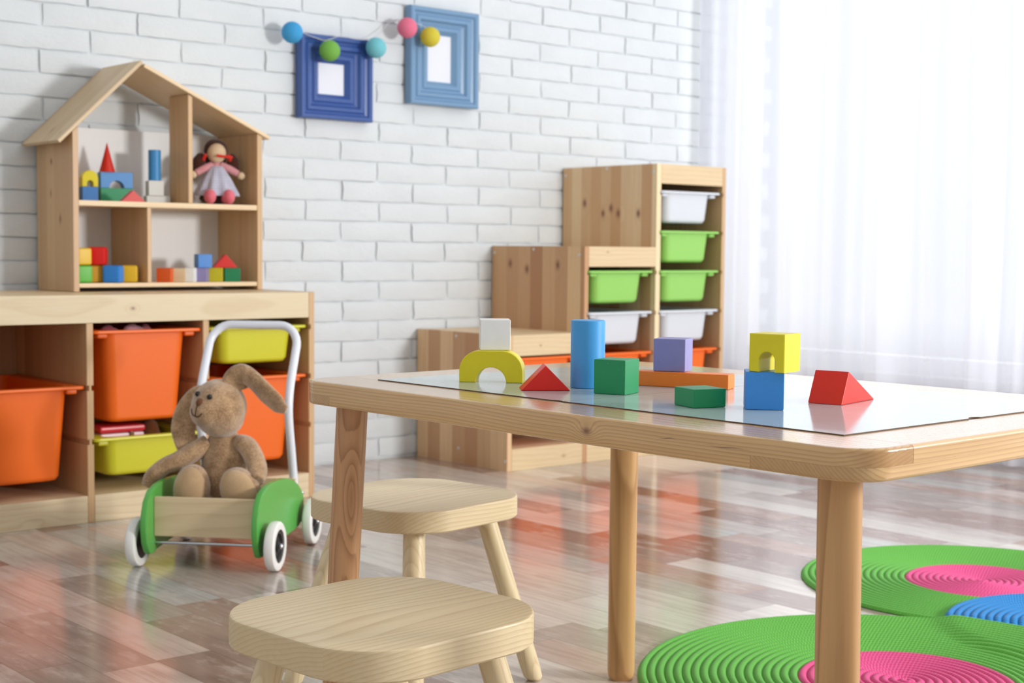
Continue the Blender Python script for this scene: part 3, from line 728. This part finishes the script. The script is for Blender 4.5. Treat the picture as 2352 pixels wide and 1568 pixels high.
# ------------------------------------------------------------------ table
TW, TL_, TT = .597, .876, .0315
tcx, tcy = (1.035+1.652)/2, (1.634+.771)/2
table = thing('activity_table', "low pine children's table with a white board top and rounded corners", 'table', (tcx, tcy, 0), R(1.2))
hx, hy = TW/2, TL_/2; fw = .0745; cr = .042; zt, zb = ZT-.0013, ZT-TT; zm = zb+TT*.42
def arc(cx, cy, r, a0, n=7): return [(cx+r*math.cos(R(a0+90*i/n)), cy+r*math.sin(R(a0+90*i/n))) for i in range(n+1)]
def outer_sel(z_edge, side):
    def f(m_, e):
        return abs(m_.z-z_edge) < 1e-5 and (abs(abs(m_.x)-hx) < .0002 or abs(abs(m_.y)-hy) < .0002 or (abs(m_.x) > hx-cr and abs(m_.y) > hy-cr and math.hypot(abs(m_.x)-(hx-cr), abs(m_.y)-(hy-cr)) > cr*.97))
    return f
for s in (-1, 1):      # long rails, top layer runs full length with rounded ends
    P = [(hx-fw, -hy)]+arc(hx-cr, -hy+cr, cr, 270)+arc(hx-cr, hy-cr, cr, 0)+[(hx-fw, hy)]
    if s < 0: P = [(-x, y) for x, y in P][::-1]
    bm = prism(P, 2, zm, zt, .004, 3, sel=outer_sel(zt, s))
    e0, e1 = (.125, .075)
    Q = [(s*(hx-fw), -hy+e0), (s*hx, -hy+e0), (s*hx, hy-e1), (s*(hx-fw), hy-e1)]
    prism(Q if s > 0 else Q[::-1], 2, zb, zm-.0001, .003, 2, bm=bm, sel=lambda m_, e: abs(m_.z-zb) < 1e-5 and abs(abs(m_.x)-hx) < 1e-4)
    mesh_obj('long_rail', bm, M['table_long'], table)
for s, e in ((-1, .1248), (1, .0748)):      # end rails, bottom layer runs full width
    P = [(-hx, s*(hy-e))]+([(-x, y) for x, y in arc(hx-cr, -hy+cr, cr, 270)][::-1] + arc(hx-cr, -hy+cr, cr, 270) if s < 0 else [])
    if s < 0: P = [(-hx, -hy+e)]+[(-x, y) for x, y in arc(hx-cr, -hy+cr, cr, 270)[::-1]]+arc(hx-cr, -hy+cr, cr, 270)+[(hx, -hy+e)]
    else: P = [(hx, hy-e)]+arc(hx-cr, hy-cr, cr, 0)+[(-x, y) for x, y in arc(hx-cr, hy-cr, cr, 0)[::-1]]+[(-hx, hy-e)]
    bm = prism(P, 2, zb, zm-.0001, .004, 3, sel=outer_sel(zb, s))
    y0, y1 = sorted((s*hy, s*(hy-fw)))
    box(-hx+fw+.0006, hx-fw-.0006, y0, y1, zm, zt, .004, 3, bm=bm, sel=lambda m_: abs(m_.z-zt) < 1e-5 and abs(abs(m_.y)-hy) < 1e-4)
    mesh_obj('end_rail', bm, M['table_end'], table)
spl = 1.2135-tcy+.004
def notch_board(y0, y1, notch=None):
    x0, x1 = -hx+fw+.0011, hx-fw-.0011
    if notch is None: P = [(x0, y0), (x1, y0), (x1, y1), (x0, y1)]
    elif notch[0] == 'y0':
        c = notch[1]; P = [(x0, y0)]+[(c-.012+.024*i/8, y0+.006*math.sin(math.pi*i/8)) for i in range(9)]+[(x1, y0), (x1, y1), (x0, y1)]
    else:
        c = notch[1]; P = [(x0, y0), (x1, y0), (x1, y1), (x0, y1)]+[(x0+.004*math.sin(math.pi*i/8), c+.010-.020*i/8) for i in range(9)]
    bm = prism(P, 2, zt-.006, ZT-.0001)
    for f in bm.faces:
        f.normal_update()
        if abs(f.normal.z) < .35: f.material_index = 1
    return bm
mesh_obj('white_board', notch_board(-hy+fw+.0011, spl-.0004, ('y0', .006)), [M['whiteboard'], M['board_edge']], table)
mesh_obj('white_board', notch_board(spl+.0004, hy-fw-.0011, ('x0', spl+.0105)), [M['whiteboard'], M['board_edge']], table)
mesh_obj('board_support', box(-hx+fw, hx-fw, -hy+.126, hy-.076, zb+.004, zt-.0065), M['pine_x'], table)
def table_leg(tx, ty, fx, fy, mat):
    rings = []
    for k, q in enumerate((0, .012, .03, 1)):
        z = (zb-.0002)*q; cx, cy = fx+(tx-fx)*q, fy+(ty-fy)*q; r_ = .0205*(.80 if k == 0 else .95 if k == 1 else 1)
        ring = []
        for i in range(32):
            a = 2*math.pi*i/32+YAW; ca, sa = math.cos(a-YAW), math.sin(a-YAW); e = .82
            px, py = math.copysign(abs(ca)**e, ca)*r_, math.copysign(abs(sa)**e, sa)*r_
            ang = -YAW
            ring.append((cx+px*math.cos(ang)-py*math.sin(ang), cy+px*math.sin(ang)+py*math.cos(ang), z))
        rings.append(ring)
    # local origin at the leg's own axis so the grain runs along it
    bm = loft(rings); bmesh.ops.translate(bm, vec=(-tx, -ty, 0), verts=bm.verts)
    mesh_obj('leg', bm, mat, table, (tx, ty, 0))
table_leg(-hx+.061, hy-.040, -hx+.046, hy-.023, M['table_leg_knot'])
table_leg(-hx+.079, -hy+.081, -hx+.068, -hy+.069, M['table_leg'])
table_leg(hx-.074, hy-.091, hx-.064, hy-.081, M['table_leg'])
table_leg(hx-.070, -hy+.080, hx-.058, -hy+.068, M['table_leg'])

# ------------------------------------------------------------------ stools
def make_stool(label, loc, rotz):
    t = thing('stool', label, 'stool', loc, rotz, 'pine stools'); wx, wy, r_, tk = .1325, .1285, .072, .0315; z1 = .286; z0 = z1-tk
    def sec(d, z):
        pts = rrect(-wx+d, wx-d, -wy+d, wy-d, z, r_-d*.5, 12)
        return [(x*(1+.045*math.cos(math.pi*y/(2*wy))-.02), y*(1+.045*math.cos(math.pi*x/(2*wx))-.02), zz) for x, y, zz in pts]
    rings = [sec(.002, z0), sec(0, z0+.002), sec(0, z1-.0035), sec(.001, z1-.0012), sec(.003, z1)]
    rings += [[(x*q, y*q, z1-.0018*(1-q*q)) for x, y, _ in rings[-1]] for q in (.75, .5, .25)]
    mesh_obj('seat', loft(rings), M['stool_seat'], t, sharp=32)
    for sx in (-1, 1):
        for sy in (-1, 1):
            tx, ty, fx, fy = sx*.076, sy*.072, sx*.132, sy*.125; rings = []
            for q, rr in ((0, .006), (.006, .0105), (.025, .0142), (.08, .0152), (.5, .0158), (1, .0150)):
                cx, cy = fx+(tx-fx)*q, fy+(ty-fy)*q; rings.append([(x-tx, y-ty, zz) for x, y, zz in circle(cx, cy, (z0+.0005)*q, rr, 24)])
            mesh_obj('leg', loft(rings), M['stool_leg'], t, (tx, ty, 0), sharp=50)
    return t
st1 = make_stool('pale pine stool in the foreground, nearest to the camera', (.862, 1.199, 0), R(5))
s2 = bin_copy(st1, (1.312, 1.744, 0), R(9), 'pale pine stool behind the front one, pulled up to the left table leg')

# ------------------------------------------------------------------ toy wagon
wa = R(-48.136); wo = ((1.5551+1.3636)/2, (2.5326+2.7463)/2, 0)
wg = thing('toddle_wagon', 'green and birch toddle wagon with white wheels and a white push handle', 'toy wagon', wo, wa)
prof = [(-.030, .036), (-.042, .055), (-.048, .082), (-.046, .110), (-.034, .138), (-.012, .157), (.022, .166), (.061, .169), (.10, .168), (.137, .166), (.18, .160), (.216, .150), (.25, .137),
        (.278, .120), (.296, .100), (.298, .078), (.285, .056), (.262, .044), (.225, .041), (.16, .040), (.08, .038), (.02, .034), (-.008, .029), (-.022, .030)]
def xs(a, b2): return prism(prof, 0, a, b2, .003, 2, sel=lambda m_, e: abs(abs(m_.x)-.5*(a+b2)) > 0 and (abs(m_.x-a) < 1e-5 or abs(m_.x-b2) < 1e-5))
for a, b2 in ((.108, .1215), (-.1215, -.108)):
    mesh_obj('side_panel', xs(a, b2), M['green_lacquer'], wg, sharp=40)
for y0 in (-.006, .270): mesh_obj('end_board', box(-.1078, .1078, y0, y0+.011, .064, .144, .0015), M['maple'], wg)
mesh_obj('floor_board', box(-.1078, .1078, .0052, .2698, .066, .075), M['maple'], wg)
for y0 in (0, .281):
    mesh_obj('axle', sweep([(-.158, y0, .0505), (.158, y0, .0505)], .0032, .0032, 12), M['steel'], wg)
    for s in (-1, 1):
        pr = [(.034, -.010), (.0445, -.011), (.049, -.0085), (.0505, -.004), (.0505, .004), (.049, .0085), (.0445, .011), (.034, .010)]
        n = 48; rings = [[(w_, r_*math.cos(2*math.pi*i/n), r_*math.sin(2*math.pi*i/n)) for i in range(n)] for r_, w_ in pr]
        rings.append(rings[0])
        wh = mesh_obj('wheel', loft(rings, False), M['tire'], wg, (s*.1435, y0, .0505), sharp=40)
        pr = [(.0343, -.008), (.0343, .008), (.026, .0075), (.024, .003), (.012, .004), (.010, .0085), (.003, .0085)]
        rings = [[(w_*s, r_*math.cos(2*math.pi*i/n), r_*math.sin(2*math.pi*i/n)) for i in range(n)] for r_, w_ in pr]
        mesh_obj('hub', loft(rings), M['hub'], wh, sharp=30)
        mesh_obj('axle_cap', ball((s*.0115, 0, 0), (.0055, .0058, .0058), 16), M['steel'], wh)
hp = [(.1, .296, .085), (.1, .290, .13), (.1, .272, .20), (.1, .252, .27), (.1, .250, .31), (.1, .262, .35), (.1, .292, .40), (.1, .312, .432)]
L = catmull(hp, 4); cx_, cy_, cz_ = .1, .312, .432
dirv = Vector((0, .332-.312, .472-.432))
top = []
for i in range(1, 9):
    a = R(90*i/8); top.append(Vector((.1-.045*(1-math.cos(a)), .312+.024*math.sin(a), .432+.045*math.sin(a))))
path = L+top; path = path+[Vector((-p.x, p.y, p.z)) for p in reversed(path)]
mesh_obj('push_handle', sweep(path, .0092, .0092, 16, up=(1, 0, 0)), M['white_tube'], wg, sharp=60)
for s in (-1, 1): mesh_obj('bolt', ball((s*.122, .285, .112), (.002, .0045, .0045), 12), M['steel'], wg)

# ------------------------------------------------------------------ stuffed rabbit
FLZ = .0755
rab = thing('stuffed_rabbit', 'brown stuffed rabbit with long ears sitting in the green toy wagon', 'soft toy', (wo[0], wo[1], FLZ), wa)
fur = fabric('brown_rabbit_fur', 'CDA880', '8F6C48', 330, 1.0, .8, con=1.1); furl = fabric('light_brown_smooth_plush', 'CBAB84', 'B09069', 600, .35, .5)
def V3(x, y, z): return (x, y, z-FLZ)
# torso, arms fused
bm = ball(V3(-.002, .135, .155), (.060, .052, .076)); ball(V3(-.002, .13, .205), (.052, .042, .060), bm=bm); ball(V3(-.004, .128, .243), (.036, .032, .028), bm=bm)
blob('torso', bm, fur, rab, .004, 8)
la = catmull([V3(-.034, .118, .240), V3(-.062, .104, .222), V3(-.092, .092, .204), V3(-.118, .084, .193), V3(-.142, .080, .172), V3(-.152, .078, .150)], 5)
blob('arm', sweep(la, [.020, .021, .020, .018, .018, .015], [.020, .021, .020, .018, .018, .015], 16), fur, rab, .003, 4)
ra = catmull([V3(.028, .118, .243), V3(.052, .108, .236), V3(.072, .094, .212), V3(.084, .078, .190), V3(.088, .058, .172)], 5)
blob('arm', sweep(ra, [.018, .021, .021, .020, .016], [.018, .021, .021, .020, .016], 16), fur, rab, .003, 4)
def rot_to(d):
    return Vector((0, 0, 1)).rotation_difference(Vector(d).normalized()).to_matrix()
# legs: haunch + upright foot with smooth sole
for s, c1, c2, an in ((-1, (-.052, .062, .150), (-.030, .12, .115), 8), (1, (.054, .058, .150), (.028, .12, .115), -30)):
    rt_ = Matrix.Rotation(R(an), 3, 'Y')
    b1 = ball(V3(*c1), (.039 if s < 0 else .042, .031, .053 if s < 0 else .052), rot=rt_); ball(V3(*c2), (.032, .045, .030), bm=b1); ball(V3((c1[0]+c2[0])/2, .09, .115), (.030, .035, .030), bm=b1)
    lg = blob('leg', b1, fur, rab, .0035, 5)
    mesh_obj('sole', ball(V3(c1[0], c1[1]-.013, c1[2]), (.034 if s < 0 else .037, .0205, .048), rot=rt_), furl, lg)
# head
HC = Vector(V3(-.006, .10, .318)); fd = Vector((-.44, -.90, .12)).normalized(); sd = fd.cross(Vector((.12, 0, 1))).normalized(); upv = sd.cross(fd)
bm = ball(HC, (.058, .057, .059)); ball(HC+fd*.024-upv*.010, (.042, .042, .038), bm=bm); ball(HC-Vector((0, 0, .022))-fd*.004, (.050, .048, .042), bm=bm)
blob('head', bm, fur, rab, .004, 8)
bk = base('black_bead', .15, .5, lin('101012'))[0]; bro = fabric('brown_nose_thread', '7A4E32', '633C24', 400, .3)
def on_face(a, b2, out=.0575):   # a sideways, b2 up, on a sphere
    d = (fd+sd*a+upv*b2).normalized()
    return HC+d*out, d
for a in (-.36, .30):
    p, d = on_face(a, .44, .0585); o = ball((0, 0, 0), .0058, 16); mesh_obj('eye', o, bk, rab, p)
p, d = on_face(-.02, .10, .064); mesh_obj('nose', ball((0, 0, 0), (.0085, .0085, .011), 16), bro, rab, p)
def thread(pts, r_=.0011):
    P = []
    for a, b2 in pts:
        q, d = on_face(a, b2, .0)
        # project outward onto the fused head: approximate surface distance
        ori = HC+fd*.024-upv*.010; dd = d; P.append((HC, d))
    return P
head_ob = [o for o in rab.children if o.name.startswith('head')][0]
def surf(d):
    hit, loc, nrm, idx = head_ob.ray_cast(HC+d*.2, -d); return (loc+d*.0006) if hit else HC+d*.06
bpy.context.view_layer.update()
def stitch(pts): return [surf((fd+sd*a+upv*b2).normalized()) for a, b2 in pts]
for o in list(rab.children):
    if o.name.startswith('eye'): d = (Vector(o.location)-HC).normalized(); o.location = surf(d)+d*.0005
    if o.name.startswith('nose'): d = (Vector(o.location)-HC).normalized(); o.location = surf(d)-d*.004
ml = [stitch([(-.02, .02), (-.02, -.10), (-.02, -.22), (-.01, -.34)]), stitch([(-.26, -.22), (-.18, -.31), (-.09, -.35), (-.01, -.34), (.09, -.32), (.18, -.24), (.22, -.13)])]
bm = None
for l in ml: bm = sweep(l, .0013, .0013, 8, bm=bm)
mesh_obj('mouth', bm, base('dark_brown_thread', .9, .2, lin('4B3222'))[0], rab)
# ears
e1 = catmull([V3(-.040, .128, .352), V3(-.066, .128, .340), V3(-.084, .120, .305), V3(-.088, .112, .268), V3(-.078, .106, .232), V3(-.072, .104, .224)], 6)
mesh_obj('ear', sweep(e1, [.010, .016, .023, .025, .021, .007], [.007, .008, .007, .006, .005, .003], 18, up=(.3, -1, 0)), fur, rab, sharp=80)
e2 = catmull([V3(.034, .100, .352), V3(.030, .098, .372), V3(.046, .096, .388), V3(.070, .094, .376), V3(.098, .090, .350), V3(.124, .088, .328), V3(.142, .086, .316)], 6)
mesh_obj('ear', sweep(e2, [.024, .028, .025, .024, .027, .025, .011], [.007, .010, .013, .012, .009, .007, .004], 18, up=(.4, -.9, .3)), fur, rab, sharp=80)

# ------------------------------------------------------------------ rugs
R1, R1r = Vector((1.884, 1.268)), .408
R2c, R2r = Vector((2.583, 1.572)), .352
RBc, RBr = Vector((2.38, 1.235)), .245
def ss(x): x = max(0, min(1, x)); return x*x*(3-2*x)
def rug_h_blue(p): return .0092*ss((R2r-(p-R2c).length)/.03+.6)
def rug_h_one(p):
    a = (RBr-(p-RBc).length); return (.0092+rug_h_blue(p))*ss(a/.05+.55)
def rug_mesh(c, r0, r1, zf, th=.0085, nt_=200, sub=6):
    own = bmesh.new(); rad = []; k0 = round(r0/RUGP); k1 = round(r1/RUGP)
    for k in range(k0, k1):
        for s in range(sub): rad.append((k+s/sub)*RUGP)
    rad.append(k1*RUGP)
    if r0 == 0: rad[0] = .0006
    V = []
    for r_ in rad:
        f = (r_/RUGP) % 1; f = 0 if abs(r_-k1*RUGP) < 1e-6 else f; hgt = th*(.45+.55*math.sin(math.pi*f)**.6) if f > 0 else th*.45
        V.append([own.verts.new((r_*math.cos(2*math.pi*i/nt_), r_*math.sin(2*math.pi*i/nt_), hgt+zf(c+Vector((r_*math.cos(2*math.pi*i/nt_), r_*math.sin(2*math.pi*i/nt_)))))) for i in range(nt_)])
    re = k1*RUGP
    for q, hh in ((re+.0012, th*.3), (re, .0006)): V.append([own.verts.new((q*math.cos(2*math.pi*i/nt_), q*math.sin(2*math.pi*i/nt_), hh+zf(c+Vector((q*math.cos(2*math.pi*i/nt_), q*math.sin(2*math.pi*i/nt_)))))) for i in range(nt_)])
    V.append([own.verts.new((rad[0]*math.cos(2*math.pi*i/nt_), rad[0]*math.sin(2*math.pi*i/nt_), .0006+zf(c+Vector((rad[0]*math.cos(2*math.pi*i/nt_), rad[0]*math.sin(2*math.pi*i/nt_)))))) for i in range(nt_)])
    for a, b2 in zip(V, V[1:]+V[:1]):
        for i in range(nt_): own.faces.new((a[i], a[(i+1) % nt_], b2[(i+1) % nt_], b2[i]))
    return own
flat = lambda p: 0.0
def rug(label, c, rin, rout, zf, cin, cout):
    t = thing('round_rug', label, 'rug', (c.x, c.y, 0), 0)
    if rin: mesh_obj('outer_coils', rug_mesh(c, rin, rout, zf), cout, t, sharp=70); mesh_obj('center_coils', rug_mesh(c, 0, rin, zf), cin, t, sharp=70)
    else: mesh_obj('coils', rug_mesh(c, 0, rout, zf), cout, t, sharp=70)
    return t
rug('green round braided rug with a pink centre, the near one beside the table legs', R1, .165, R1r, rug_h_one, M['rug_pink'], M['rug_green'])
rug('green round braided rug with a pink centre, the far one nearer the curtain', R2c, .155, R2r, flat, M['rug_pink'], M['rug_green'])
rug('bright blue round braided rug lying between the two green rugs', RBc, 0, RBr, rug_h_blue, None, M['rug_blue'])
